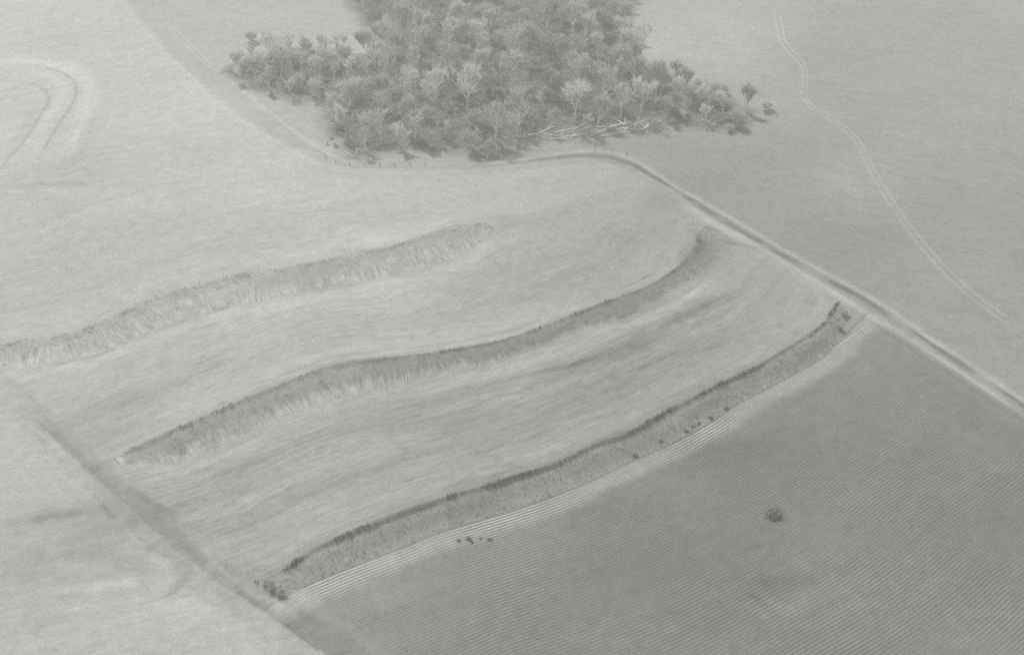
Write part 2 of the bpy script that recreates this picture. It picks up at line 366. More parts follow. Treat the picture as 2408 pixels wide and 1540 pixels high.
def wood_mask(X, Y):
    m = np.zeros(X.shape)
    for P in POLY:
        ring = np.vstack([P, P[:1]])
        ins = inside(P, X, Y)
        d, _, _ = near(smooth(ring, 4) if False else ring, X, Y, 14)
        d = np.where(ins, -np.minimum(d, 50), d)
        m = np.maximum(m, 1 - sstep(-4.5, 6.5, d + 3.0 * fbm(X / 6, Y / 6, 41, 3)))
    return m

def fields(X, Y):
    """grey tone, row coordinates, and the strength of rows / streaks / comb marks"""
    n = X.size
    dr, sr, _ = near(C['ROAD'], X, Y)
    dw, sw, aw = near(C['LANE'], X, Y)
    da, sa, aa = near(C['A'], X, Y)
    db, sb, ab = near(C['B'], X, Y)
    dc, sc, ac = near(C['C'], X, Y)
    dd, sd, ad = near(C['D'], X, Y)
    drow, srow, arow = near(C['DROW'], X, Y)
    E = sr < 0
    F = (sw > 0) & ~E
    rest = ~E & ~F
    D = rest & (sd > 0)
    Cc = rest & ~D & (sb > 0)
    B = rest & ~D & ~Cc & (sa > 0)
    A = rest & ~D & ~Cc & ~B
    g = np.zeros(n); u = np.zeros(n); s = np.zeros(n)
    rowa = np.zeros(n); stra = np.zeros(n)
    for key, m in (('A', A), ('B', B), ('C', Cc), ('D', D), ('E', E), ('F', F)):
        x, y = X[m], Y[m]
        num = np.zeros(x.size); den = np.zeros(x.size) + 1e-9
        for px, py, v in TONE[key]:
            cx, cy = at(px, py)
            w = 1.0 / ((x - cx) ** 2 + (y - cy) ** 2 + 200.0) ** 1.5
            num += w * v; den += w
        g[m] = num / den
    u = np.where(E, Y * .95 + X * .3, np.where(F, Y * .95 - X * .3, np.where(D, drow, np.where(Cc, dc, np.where(B, db, da)))))
    s = np.where(E, X, np.where(F, X, np.where(D, arow, np.where(Cc, ac, np.where(B, ab, aa)))))
    rowa = np.where(D, 1.0, 0.0)
    stra = np.where(E, .35, np.where(F, .55, np.where(D, .35, np.where(Cc, 1.25, np.where(B, .9, .6)))))
    wob = fbm(X / 7, Y / 7, 3, 4)
    wob2 = fbm(X / 2.3, Y / 2.3, 9, 3)
    g += np.where(B, 4, np.where(Cc, 3, np.where(F, 7, 0)))
    # broad mottling
    g += 4.6 * fbm(X / 38, Y / 30, 21, 4) + 2.2 * wob
    # long patches drawn out along the contour
    g += stra * 6.5 * fbm(s / 32.0, u / 3.2, 33, 4) - stra * 5 * sstep(.25, .6, fbm(s / 9.0, u / 1.6, 35, 3)) - stra * 7 * sstep(.15, .5, fbm(X / 30, Y / 24, 36, 2)) * sstep(.0, .4, fbm(s / 4.0, u / 1.1, 37, 2))
    # waterway: widening darker grass
    wdt = np.interp(aw, [0, 90, 190, 270, 330, 420], [4.5, 4.5, 7.5, 10.5, 8.5, 5.5]) + 1.8 * wob
    mk = 1 - sstep(wdt - 1.0, wdt + .8, dw)
    g += mk * (-9 + 6 * wob2 + 5 * wob)
    rowa *= (1 - mk); stra = stra * (1 - mk) + .4 * mk
    # pale first rows under the lowest bank
    pale = np.where(D, sstep(0, 1.2, dd) * (1 - sstep(4.0, 8.5, dd + 1.2 * wob)), 0)
    g += 24 * pale
    rowa = rowa * (1 + 1.3 * pale)
    rowa *= np.where(D, .3 + 1.1 * sstep(-.5, .5, fbm(X / 26, Y / 20, 77, 4)), 1)
    stra = np.where(A | B | Cc, stra * (.3 + .7 * sstep(6, 45, dr)), stra)
    # headland between the row field and the road/lane
    hl = np.where(D, 1 - sstep(3, 7, dr), 0)
    rowa *= (1 - hl); g += 6 * hl
    hl = np.where(D, 1 - sstep(8, 13, dw), 0)
    rowa *= (1 - .8 * hl); g += 5 * hl
    comb = np.zeros(n)
    combs = np.zeros(n)
    for (a, b, H), tone, edge in zip(BANKS, (-9, -14, -11), (1.0, 1.1, .5)):
        ins, t, du, dl, sk = bank_coord(a, b, X, Y, 12)
        L = np.linalg.norm(np.diff(C[a], axis=0), axis=1).sum()
        soft = sstep(0, .07, t) * (1 - sstep(.93, 1, t))
        body = np.where(ins, soft, 0)
        patch = fbm(sk / 16, t * 2, 55 + int(H * 10), 3)
        if a == 'T1U':
            g += body * (0 + (-7) * sstep(.65, .1, t + .25 * patch) + 4 * sstep(.5, 1, t))
            g += body * -9 * np.exp(-((sk - 108) / 14.0) ** 2)
            comb = np.where(ins, (.25 + sstep(.3, .5, t) * .75) * (1 - sstep(.97, 1, t)) * sstep(-.6, .1, patch), comb)
            dash = np.where(ins, np.exp(-((t - .12) / .09) ** 2), 0) * sstep(.0, .5, fbm(sk / 1.9, t * 2, 66, 2))
            g -= 20 * dash
        elif a == 'T2U':
            g += body * (-6 + 6 * patch - 8 * sstep(.5, .05, t))
            ragg = t + .35 * fbm(sk / 1.1, t * .6, 71, 2) + .2 * patch
            g += np.where(ins, 13 * sstep(.62, .8, ragg) * sstep(0, 20, L - sk), 0)
            comb = np.where(ins, sstep(.35, .6, t) * .8 * sstep(L * .75, L * .55, sk) + .12, comb)
            dash = np.where(ins, np.exp(-((t - .12) / .12) ** 2), 0) * sstep(-.1, .5, fbm(sk / 2.6, t * 2, 67, 2))
            g -= 13 * dash
        else:
            g += body * (-7 + 7 * patch) + np.where(ins, 3 * sstep(.5, 1, t), 0) + np.where(ins, 4 * fbm(sk / 1.0, t * 1.5, 72, 2), 0)
            comb = np.where(ins, .22, comb)
        combs = np.where(ins, sk, combs)
        rowa = np.where(ins, 0, rowa); stra = np.where(ins, .25, stra)
    # marks
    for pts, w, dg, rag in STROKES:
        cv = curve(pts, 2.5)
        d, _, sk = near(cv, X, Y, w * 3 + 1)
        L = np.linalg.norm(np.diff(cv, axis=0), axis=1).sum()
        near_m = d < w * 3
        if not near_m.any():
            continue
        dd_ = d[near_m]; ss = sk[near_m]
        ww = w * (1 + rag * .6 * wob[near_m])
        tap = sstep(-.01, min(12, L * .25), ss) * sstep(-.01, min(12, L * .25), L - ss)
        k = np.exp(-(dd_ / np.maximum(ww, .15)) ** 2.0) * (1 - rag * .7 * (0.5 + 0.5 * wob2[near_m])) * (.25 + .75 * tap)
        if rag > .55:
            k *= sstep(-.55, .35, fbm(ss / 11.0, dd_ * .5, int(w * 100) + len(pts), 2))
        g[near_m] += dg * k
    for (cx, cy), (rx, ry), dg in BLOTS:
        x0, y0 = at(cx, cy)
        q = ((X - x0) / rx) ** 2 + ((Y - y0) / ry) ** 2
        m = q < 5
        g[m] += dg * np.exp(-q[m] * 1.1) * (1 + .8 * wob[m])
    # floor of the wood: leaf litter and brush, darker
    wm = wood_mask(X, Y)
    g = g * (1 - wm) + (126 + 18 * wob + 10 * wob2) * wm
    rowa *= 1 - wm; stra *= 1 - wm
    # second-hand unevenness of the sward
    g += 1.3 * wob2
    # smooth hand-over of row strength near borders
    return g, u, s, rowa, stra, comb, combs

LIN = lambda v: ((v / 255.0 + 0.055) / 1.055) ** 2.4
GA, GB = 1.0, 0.0
def albedo(g):
    return np.clip((LIN(np.clip(g, 20, 250)) - 0.10) * 0.95, 0.015, 0.85)

# ------------------------------------------------------------------ materials
def new_mat(name):
    m = bpy.data.materials.new(name)
    m.use_nodes = True
    nt = m.node_tree
    b = nt.nodes["Principled BSDF"]
    b.inputs["Roughness"].default_value = 0.95
    b.inputs["Specular IOR Level"].default_value = 0.12
    return m, nt.nodes, nt.links, b

def M(nodes, links, op, a, b=None, c=None):
    n = nodes.new("ShaderNodeMath"); n.operation = op
    for i, v in enumerate((a, b, c)):
        if v is None: continue
        if isinstance(v, (int, float)): n.inputs[i].default_value = v
        else: links.new(v, n.inputs[i])
    return n.outputs[0]

def land_material():
    m, N, L, b = new_mat("land")
    tone = N.new("ShaderNodeAttribute"); tone.attribute_name = "tone"
    rows = N.new("ShaderNodeAttribute"); rows.attribute_name = "rows"        # u, s, comb arc
    amp = N.new("ShaderNodeAttribute"); amp.attribute_name = "amp"           # rows, streaks, comb
    sr = N.new("ShaderNodeSeparateXYZ"); L.new(rows.outputs["Vector"], sr.inputs[0])
    sa = N.new("ShaderNodeSeparateXYZ"); L.new(amp.outputs["Vector"], sa.inputs[0])
    geo = N.new("ShaderNodeNewGeometry")
    def noise(vec, scale, detail=4, rough=.6):
        n = N.new("ShaderNodeTexNoise"); n.inputs["Scale"].default_value = scale
        n.inputs["Detail"].default_value = detail; n.inputs["Roughness"].default_value = rough
        L.new(vec, n.inputs["Vector"])
        return M(N, L, 'SUBTRACT', n.outputs["Fac"], .5)
    def comb(x, y, z):
        c = N.new("ShaderNodeCombineXYZ")
        for i, v in enumerate((x, y, z)):
            if isinstance(v, (int, float)): c.inputs[i].default_value = v
            else: L.new(v, c.inputs[i])
        return c.outputs[0]
    P = geo.outputs["Position"]
    n_fine = noise(P, 1.6, 4, .75)
    n_mid = noise(P, .28, 4, .65)
    n_big = noise(P, .045, 3, .6)
    # streaks along the contour
    v1 = comb(M(N, L, 'MULTIPLY', sr.outputs[0], 1.15), M(N, L, 'MULTIPLY', sr.outputs[1], .06), 0)
    st1 = noise(v1, 1.0, 5, .7)
    v2 = comb(M(N, L, 'MULTIPLY', sr.outputs[0], .22), M(N, L, 'MULTIPLY', sr.outputs[1], .012), 7.0)
    st2 = noise(v2, 1.0, 4, .65)
    # crop rows 0.95 m apart
    ph = M(N, L, 'ADD', M(N, L, 'MULTIPLY', sr.outputs[0], 2 * math.pi / 0.98), M(N, L, 'MULTIPLY', n_mid, 1.6))
    row = M(N, L, 'SINE', ph)
    rowbr = M(N, L, 'MULTIPLY', row, M(N, L, 'ADD', .8, M(N, L, 'MULTIPLY', n_mid, 2.2)))
    # comb marks across the banks
    v3 = comb(M(N, L, 'MULTIPLY', sr.outputs[2], 1.5), M(N, L, 'MULTIPLY', sr.outputs[0], .10), 3.0)
    cb = noise(v3, 1.0, 3, .75)
    f = M(N, L, 'ADD', 1.0, M(N, L, 'MULTIPLY', n_fine, .75))
    f = M(N, L, 'ADD', f, M(N, L, 'MULTIPLY', n_mid, .5))
    f = M(N, L, 'ADD', f, M(N, L, 'MULTIPLY', n_big, .12))
    f = M(N, L, 'ADD', f, M(N, L, 'MULTIPLY', M(N, L, 'MULTIPLY', st1, sa.outputs[1]), .72))
    f = M(N, L, 'ADD', f, M(N, L, 'MULTIPLY', M(N, L, 'MULTIPLY', st2, sa.outputs[1]), .30))
    f = M(N, L, 'ADD', f, M(N, L, 'MULTIPLY', M(N, L, 'MULTIPLY', rowbr, sa.outputs[0]), .19))
    f = M(N, L, 'ADD', f, M(N, L, 'MULTIPLY', M(N, L, 'MULTIPLY', cb, sa.outputs[2]), 1.9))
    v4 = comb(M(N, L, 'MULTIPLY', sr.outputs[0], 1.9), M(N, L, 'MULTIPLY', sr.outputs[1], .33), 11.0)
    fl = M(N, L, 'MULTIPLY', M(N, L, 'MAXIMUM', M(N, L, 'SUBTRACT', noise(v4, 1.0, 2, .6), .11), 0.0), 3.0)
    fl = M(N, L, 'MULTIPLY', fl, M(N, L, 'MAXIMUM', M(N, L, 'ADD', .25, M(N, L, 'MULTIPLY', n_big, 3.0)), 0.0))
    f = M(N, L, 'SUBTRACT', f, M(N, L, 'MULTIPLY', M(N, L, 'MULTIPLY', fl, sa.outputs[1]), 1.4))
    f = M(N, L, 'MAXIMUM', f, .35)
    val = M(N, L, 'MULTIPLY', tone.outputs["Fac"], f)
    col = N.new("ShaderNodeCombineColor")
    L.new(val, col.inputs[0]); L.new(M(N, L, 'MULTIPLY', val, 1.0), col.inputs[1]); L.new(M(N, L, 'MULTIPLY', val, .955), col.inputs[2])
    L.new(col.outputs[0], b.inputs["Base Color"])
    hgt = M(N, L, 'ADD', M(N, L, 'MULTIPLY', n_fine, .30), M(N, L, 'MULTIPLY', M(N, L, 'MULTIPLY', row, sa.outputs[0]), .07))
    hgt = M(N, L, 'ADD', hgt, M(N, L, 'MULTIPLY', M(N, L, 'MULTIPLY', cb, sa.outputs[2]), .5))
    hgt = M(N, L, 'ADD', hgt, M(N, L, 'MULTIPLY', M(N, L, 'MULTIPLY', st1, sa.outputs[1]), .3))
    bp = N.new("ShaderNodeBump"); bp.inputs["Strength"].default_value = .5; bp.inputs["Distance"].default_value = 1.0
    L.new(hgt, bp.inputs["Height"]); L.new(bp.outputs[0], b.inputs["Normal"])
    return m

def plain_mat(name, v, var=.3, scale=1.2, rough=.9):
    """grey plant or wood stuff: tone varies from plant to plant and within it"""
    m, N, L, b = new_mat(name)
    geo = N.new("ShaderNodeNewGeometry")
    n = N.new("ShaderNodeTexNoise"); n.inputs["Scale"].default_value = scale; n.inputs["Detail"].default_value = 3
    L.new(geo.outputs["Position"], n.inputs["Vector"])
    oi = N.new("ShaderNodeObjectInfo")
    a = M(N, L, 'MULTIPLY', M(N, L, 'SUBTRACT', n.outputs["Fac"], .5), 1.2 * var)
    c = M(N, L, 'MULTIPLY', M(N, L, 'SUBTRACT', oi.outputs["Random"], .5), var)
    f = M(N, L, 'ADD', 1.0, M(N, L, 'ADD', a, c))
    isl = M(N, L, 'MULTIPLY', M(N, L, 'SUBTRACT', geo.outputs["Random Per Island"], .5), .5)
    f = M(N, L, 'ADD', f, isl)
    val = M(N, L, 'MULTIPLY', f, v)
    col = N.new("ShaderNodeCombineColor")
    L.new(val, col.inputs[0]); L.new(val, col.inputs[1]); L.new(M(N, L, 'MULTIPLY', val, .97), col.inputs[2])
    L.new(col.outputs[0], b.inputs["Base Color"])
    b.inputs["Roughness"].default_value = rough
    return m

LAND = land_material()
TWIG = plain_mat("bare_twigs", .74, .45)
TWIG_DARK = plain_mat("dark_twigs", .68, .5)
BARK = plain_mat("pale_bark", .66)
LEAF = plain_mat("dry_leaves", .20, .45)
GRASS = plain_mat("dry_grass", .40, .4, .4)
WEED = plain_mat("dark_weeds", .17)
BRUSH = plain_mat("cut_brush", .42, .6)
TIMBER = plain_mat("dead_timber", .85, .2, .7)
POST = plain_mat("weathered_post", .10)

# ------------------------------------------------------------------ mesh building
def mesh_obj(name, V, Fc, mat, parent=None, smooth_shade=False):
    me = bpy.data.meshes.new(name)
    V = np.asarray(V, dtype=np.float32).reshape(-1, 3)
    Fc = np.asarray(Fc, dtype=np.int32)
    k = Fc.shape[1]
    me.vertices.add(len(V)); me.vertices.foreach_set("co", V.ravel())
    me.loops.add(Fc.size); me.loops.foreach_set("vertex_index", Fc.ravel())
    me.polygons.add(len(Fc)); me.polygons.foreach_set("loop_start", np.arange(len(Fc), dtype=np.int32) * k)
    me.update(calc_edges=True)
    if smooth_shade:
        me.polygons.foreach_set("use_smooth", np.ones(len(Fc), bool))
    me.materials.append(mat)
    o = bpy.data.objects.new(name, me)
    COL.objects.link(o)
    if parent: o.parent = parent
    return o

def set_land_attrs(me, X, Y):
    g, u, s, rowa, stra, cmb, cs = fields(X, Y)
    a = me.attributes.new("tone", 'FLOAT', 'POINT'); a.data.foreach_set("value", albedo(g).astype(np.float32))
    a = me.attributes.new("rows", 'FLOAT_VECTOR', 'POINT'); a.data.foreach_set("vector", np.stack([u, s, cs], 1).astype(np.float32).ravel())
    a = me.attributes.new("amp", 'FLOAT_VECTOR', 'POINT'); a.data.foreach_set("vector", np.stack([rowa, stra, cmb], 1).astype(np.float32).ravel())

def grid_faces(ni, nj):
    i, j = np.meshgrid(np.arange(ni - 1), np.arange(nj - 1), indexing='ij')
    a = (i * nj + j).ravel()
    return np.stack([a, a + nj, a + nj + 1, a + 1], 1)

def tag(o, label=None, cat=None, group=None, kind=None):
    if label: o['label'] = label
    if cat: o['category'] = cat
    if group: o['group'] = group
    if kind: o['kind'] = kind
    return o

# ------------------------------------------------------------------ the ground
def axis(lo, hi, step, far):
    mid = np.arange(lo, hi + step, step)
    def tail(n0, sgn):
        out = []; v = n0; st = step
        while abs(v) < far:
            st *= 1.35; v = v + sgn * st; out.append(v)
        return out
    return np.array(tail(lo, -1)[::-1] + list(mid) + tail(mid[-1], 1))
gx = axis(-330, 330, .62, 2600)
gy = axis(165, 640, .62, 3000)
GX, GY = np.meshgrid(gx, gy, indexing='ij')
X, Y = GX.ravel(), GY.ravel()
Z = height(X, Y)
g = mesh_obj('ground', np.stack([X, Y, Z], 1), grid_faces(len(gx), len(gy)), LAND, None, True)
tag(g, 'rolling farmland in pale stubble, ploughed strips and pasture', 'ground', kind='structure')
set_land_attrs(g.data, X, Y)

def ribbon(name, pts, half, lift=.05, step=.8, n=9):
    c = curve(pts, step) if not isinstance(pts, np.ndarray) else pts
    t = np.gradient(c, axis=0); t /= np.linalg.norm(t, axis=1)[:, None]
    nr = np.stack([t[:, 1], -t[:, 0]], 1)
    k = np.linspace(-1, 1, n)
    P = c[:, None, :] + nr[:, None, :] * (k[None, :, None] * half)
    x, y = P[..., 0].ravel(), P[..., 1].ravel()
    z = height(x, y) + (lift * (1.15 * (1 - np.abs(np.broadcast_to(k, (len(c), n)).ravel()) ** 6) - .15))
    o = mesh_obj(name, np.stack([x, y, z], 1), grid_faces(len(c), n)[:, ::-1], LAND, None, True)
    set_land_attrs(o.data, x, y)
    return o
tag(ribbon('farm_road', [(330, 50), (375, 98), (430, 140), (480, 182), (540, 228), (600, 270), (660, 312), (720, 350), (790, 385), (870, 397), (1000, 399), (1150, 393), (1250, 382), (1330, 371), (1400, 364), (1450, 371), (1500, 391), (1560, 427), (1640, 482), (1721, 532), (1806, 582), (1904, 641), (2045, 722), (2200, 828), (2408, 968)], 5.0, n=21),
    'grassy farm road with pale verges running below the wood', 'road', kind='structure')
tag(ribbon('path', [(1828, 20), (1834, 70), (1842, 99), (1860, 122), (1881, 144), (1892, 171), (1891, 205), (1889, 225), (1905, 249), (1930, 264), (1970, 290), (2011, 325), (2043, 382), (2080, 447), (2155, 556), (2265, 675), (2408, 782)], 2.6, n=13),
    'twin-rut wheel track winding through the right-hand pasture', 'track', kind='structure')
tag(ribbon('path', [(60, 150), (120, 160), (165, 182), (180, 205), (172, 240), (140, 290), (110, 340), (95, 375)], 2.0, n=11),
    'curved tractor track turning in the pale field at upper left', 'track', kind='structure')
tag(ribbon('grass_lane', LANE[1:], 11.0, n=31),
    'dark grassed waterway lane crossing the lower left corner', 'lane', kind='structure')

def resample(c, n):
    s = np.concatenate([[0], np.cumsum(np.linalg.norm(np.diff(c, axis=0), axis=1))])
    t = np.linspace(0, s[-1], n)
    return np.stack([np.interp(t, s, c[:, 0]), np.interp(t, s, c[:, 1])], 1)

BANK_LABEL = ('uppermost terrace bank with combed pale mowing marks', 'middle terrace bank with a bare pale patch at its left end', 'lowest terrace bank, dark along its crest above the crop rows')
for (a, b, H), lab in zip(BANKS, BANK_LABEL):
    L = np.linalg.norm(np.diff(C[a], axis=0), axis=1).sum()
    n = int(L / .6); m = 25
    A_, B_ = resample(C[a], n), resample(C[b], n)
    k = np.linspace(0, 1, m)
    P = A_[:, None, :] * (1 - k[None, :, None]) + B_[:, None, :] * k[None, :, None]
    x, y = P[..., 0].ravel(), P[..., 1].ravel()
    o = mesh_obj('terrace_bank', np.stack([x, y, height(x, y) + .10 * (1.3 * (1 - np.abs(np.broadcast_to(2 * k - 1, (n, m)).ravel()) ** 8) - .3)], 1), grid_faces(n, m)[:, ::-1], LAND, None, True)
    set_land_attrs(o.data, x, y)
    tag(o, lab, 'terrace bank', kind='structure')

# ------------------------------------------------------------------ slivers: grass blades and twigs
class Sliver:
    def __init__(self): self.V = []; self.F = []
    def blade(self, p, q, w, rnd):
        d = q - p
        a = rnd.random() * math.tau
        side = Vector((math.cos(a), math.sin(a), rnd.uniform(-.6, .6)))
        side = (side - d * (side.dot(d) / max(d.length_squared, 1e-9)))
        if side.length < 1e-4: side = Vector((1, 0, 0))
        side.normalize(); side *= w * .5
        n = len(self.V)
        self.V += [p - side, p + side, q + side * .25, q - side * .25]
        self.F.append((n, n + 1, n + 2, n + 3))
    def tube(self, pts, rad, k=5):
        rings = []
        for i, p in enumerate(pts):
            d = (pts[min(i + 1, len(pts) - 1)] - pts[max(i - 1, 0)]).normalized()
            u = d.orthogonal().normalized(); v = d.cross(u)
            n = len(self.V)
            for j in range(k):
                a = math.tau * j / k
                self.V.append(p + (u * math.cos(a) + v * math.sin(a)) * rad[i])
            rings.append(n)
        for a, b in zip(rings, rings[1:]):
            for j in range(k):
                self.F.append((a + j, a + (j + 1) % k, b + (j + 1) % k, b + j))
        # closed end as quads folded on themselves
        for r, flip in ((rings[0], True), (rings[-1], False)):
            c = len(self.V); self.V.append(sum((self.V[r + j] for j in range(k)), Vector()) / k)
            for j in range(0, k - 1, 2):
                q = (c, r + j, r + j + 1, r + (j + 2) % k)
                self.F.append(q[::-1] if flip else q)
            if k % 2 == 1:
                c2 = len(self.V); m_ = (self.V[r + k - 1] + self.V[r]) / 2; self.V.append(m_)
                q = (c, r + k - 1, c2, r)
                self.F.append(q[::-1] if flip else q)
    def build(self, name, mat, parent=None):
        return mesh_obj(name, [tuple(v) for v in self.V], self.F, mat, parent)

# tall grass standing on the banks: nobody could count it
rng = np.random.default_rng(7)
def grass(poly_curves, count, hgt, name, label, mat, keep):
    a, b = poly_curves
    L = np.linalg.norm(np.diff(a, axis=0), axis=1).sum()
    n = len(a); A_, B_ = resample(a, 400), resample(b, 400)
    i = rng.random(count) * 398; t = rng.random(count)
    t = keep(t, i / 398)
    i0 = i.astype(int); f = (i - i0)[:, None]
    pa = A_[i0] * (1 - f) + A_[i0 + 1] * f
    pb = B_[i0] * (1 - f) + B_[i0 + 1] * f
    p = pa * (1 - t[:, None]) + pb * t[:, None]
    x, y = p[:, 0], p[:, 1]
    z = height(x, y)
    cl = .55 + .75 * vnoise(x / 3.5, y / 3.5, 8)
    if name == 'weeds': cl = .15 + 1.5 * sstep(.35, .85, vnoise(x / 5.0, y / 5.0, 8)) * (.4 + .9 * vnoise(x / 1.7, y / 1.7, 18))
    V = []; 
    B = 4
    base = np.repeat(np.stack([x, y, z], 1), B, 0)
    N_ = count * B
    ang = rng.random(N_) * math.tau
    ln = np.repeat(hgt * cl, B) * (.5 + rng.random(N_) * .8)
    lean = .55 * rng.random(N_)
    off = rng.normal(0, .28, (N_, 2))
    p0 = base.copy(); p0[:, :2] += off
    a2 = rng.random(N_) * math.tau
    p1 = p0 + np.stack([np.cos(ang) * lean * ln, np.sin(ang) * lean * ln, ln], 1)
    w = .05 + .07 * rng.random(N_)
    sd = np.stack([np.cos(a2) * w, np.sin(a2) * w, 0 * w], 1)
    V = np.stack([p0 - sd, p0 + sd, p1 + sd * .3, p1 - sd * .3], 1).reshape(-1, 3)
    F_ = np.arange(N_ * 4).reshape(-1, 4)
    o = mesh_obj(name, V, F_, mat)
    return tag(o, label, 'grass', kind='stuff')
grass((C['T3U'], C['T3L']), 1500, .45, 'grass', 'tall dry grass standing on the lowest terrace bank', GRASS, lambda t, s: t)
grass((C['T3U'], C['T3L']), 800, .8, 'weeds', 'rank dark weeds along the crest of the lowest bank', WEED, lambda t, s: np.abs(rng.normal(.01, .03, t.size)))
grass((C['T2U'], C['T2L']), 1200, .3, 'grass', 'rough grass standing on the middle terrace bank', GRASS, lambda t, s: t * .7)
grass((C['T2U'], C['T2L']), 260, .5, 'weeds', 'broken line of dark weeds at the top of the middle bank', WEED, lambda t, s: np.abs(rng.normal(.06, .05, t.size)))
grass((C['T1U'], C['T1L']), 900, .3, 'grass', 'short rough grass standing on the uppermost terrace bank', GRASS, lambda t, s: t * .4)

# ------------------------------------------------------------------ trees
def branch_tree(seed, H, spread, stems=1, levels=4, twigs=9, twig_len=1.2, lean=0.0, upright=.5, tw=.055, leaves=0):
    r = random.Random(seed)
    wood, crown, leaf = Sliver(), Sliver(), Sliver()
    tips = []
    def grow(p, d, ln, rad, lv):
        n = 3
        pts = [p]; rr = [rad]
        q = p
        for i in range(n):
            d = (d + Vector((r.uniform(-1, 1), r.uniform(-1, 1), r.uniform(-.5, .9) * upright)) * (.16 if lv else .08)).normalized()
            q = q + d * (ln / n)
            pts.append(q); rr.append(rad * (1 - .5 * (i + 1) / n))
        if lv <= 2:
            wood.tube(pts, rr, 5 if lv == 0 else 4 if lv == 1 else 3)
        else:
            for a, b in zip(pts, pts[1:]): crown.blade(a, b, max(rr[1] * 2.2, .07), r)
        if lv == levels:
            tips.append((q, d)); tips.append((pts[2], d))
            return
        kids = r.choice((3, 3, 4)) if lv < 2 else r.choice((2, 3, 3))
        a0 = r.random() * math.tau
        for k in range(kids):
            frac = 1.0 if k == 0 else r.uniform(.45, 1.0)
            i = min(int(frac * n), n - 1); f = frac * n - i
            b = pts[i].lerp(pts[i + 1], f)
            an = a0 + k * math.tau / kids + r.uniform(-.4, .4)
            out = Vector((math.cos(an), math.sin(an), 0))
            nd = (d * r.uniform(.7, 1.0) + out * spread * r.uniform(.6, 1.15) + Vector((0, 0, .25 * upright))).normalized()
            grow(b, nd, ln * r.uniform(.58, .8), rad * .64, lv + 1)
    for s_ in range(stems):
        an = r.random() * math.tau
        base = Vector((math.cos(an), math.sin(an), 0)) * (.12 * (stems > 1))
        base.z = -.3
        d0 = Vector((math.cos(an) * (.35 if stems > 1 else .06) + lean, math.sin(an) * (.35 if stems > 1 else .06), 1)).normalized()
        grow(base, d0, H * (.34 if stems == 1 else .3), H * (.024 if stems == 1 else .014), 0)
    for q, d in tips:
        for _ in range(twigs):
            e = (d * 1.3 + Vector((r.gauss(0, .42), r.gauss(0, .42), r.gauss(.45 * upright, .35)))).normalized()
            o = -d * r.random() * twig_len * .8
            crown.blade(q + o, q + o + e * twig_len * r.uniform(.5, 1.2), tw * r.uniform(.7, 1.4), r)
        for _ in range(leaves):
            o = Vector((r.gauss(0, .55), r.gauss(0, .55), r.gauss(0, .35)))
            e = Vector((r.gauss(0, 1), r.gauss(0, 1), r.gauss(0, .6))).normalized()
            leaf.blade(q + o, q + o + e * r.uniform(.18, .4), r.uniform(.2, .4), r)
    if leaf.V:
        n = len(crown.V)
        crown.V += leaf.V; crown.F += [tuple(i + n for i in f) for f in leaf.F]
    # bring to the wanted height
    top = max(v.z for v in crown.V)
    k = H / top
    for S in (wood, crown):
        S.V = [v * k for v in S.V]
    return wood, crown

PROTO = {}
def make_proto(kind, name, cat, wood, crown, wm, cm, crown_name='crown'):
    root = bpy.data.objects.new(name, None)
    root.empty_display_size = 1
    COL.objects.link(root)
    a = wood.build('trunk', wm, root)
    b = crown.build(crown_name, cm, root)
    root['category'] = cat
    PROTO.setdefault(kind, []).append([root, False])
    return root
for i in range(4):
    w, c = branch_tree(100 + i, 15.5 + i, .62, 1, 4, 8, 2.2, upright=1.0, tw=.075)
    make_proto('broad', 'bare_tree', 'tree', w, c, BARK, TWIG)
for i in range(3):
    w, c = branch_tree(200 + i, 16.5, .38, 2, 3, 20, 2.6, upright=1.3, tw=.075)
    make_proto('slender', 'bare_tree', 'tree', w, c, BARK, TWIG)
for i in range(2):
    w, c = branch_tree(300 + i, 13.0, .55, 1, 4, 7, 1.9, lean=.5, upright=.9, tw=.075)
    make_proto('leaning', 'bare_tree', 'tree', w, c, BARK, TWIG)
for i in range(3):
    w, c = branch_tree(400 + i, 9.5, .6, 5, 3, 10, 1.6, upright=.8, tw=.055)
    make_proto('thicket', 'bushy_tree', 'tree', w, c, TWIG_DARK, TWIG_DARK)
for i in range(2):
    w, c = branch_tree(500 + i, 12.5, .8, 1, 4, 3, .9, upright=.3, leaves=26)
    make_proto('leafy', 'leafy_tree', 'tree', w, c, BARK, LEAF)
for i in range(3):
    w, c = branch_tree(600 + i, 3.4, .8, 5, 2, 9, .95, upright=.7, tw=.045, leaves=0)
    make_proto('shrub', 'shrub', 'shrub', w, c, TWIG_DARK, TWIG_DARK, 'foliage')
for i in range(2):
    w, c = branch_tree(700 + i, 1.1, .9, 4, 2, 16, .35, upright=.4, tw=.05, leaves=10)
    make_proto('weed', 'weed_clump', 'weed', w, c, WEED, WEED, 'foliage')

def plant(kind, x, y, label, group=None, scale=1.0, squash=1.0, rnd=random):
    P = rnd.choice(PROTO[kind])
    if not P[1]:
        root = P[0]; P[1] = True
    else:
        root = P[0].copy(); COL.objects.link(root)
        for ch in P[0].children:
            c = ch.copy(); c.parent = root; COL.objects.link(c)
    root.location = (x, y, hz(x, y))
    root.rotation_euler = (0, 0, rnd.random() * math.tau)
    root.scale = (scale, scale, scale * squash)
    root['label'] = label
    if group: root['group'] = group
    elif 'group' in root: del root['group']
    return root

def to_pic(x, y):
    vx, vy, vz = x, y, -CAM_H
    zc = -(-vy * SP + vz * CP) if False else (vy * SP - vz * CP)
    yc = vy * CP + vz * SP
    return (512 + F_PX * x / zc) / K, (327 - F_PX * yc / zc) / K

R = random.Random(11)
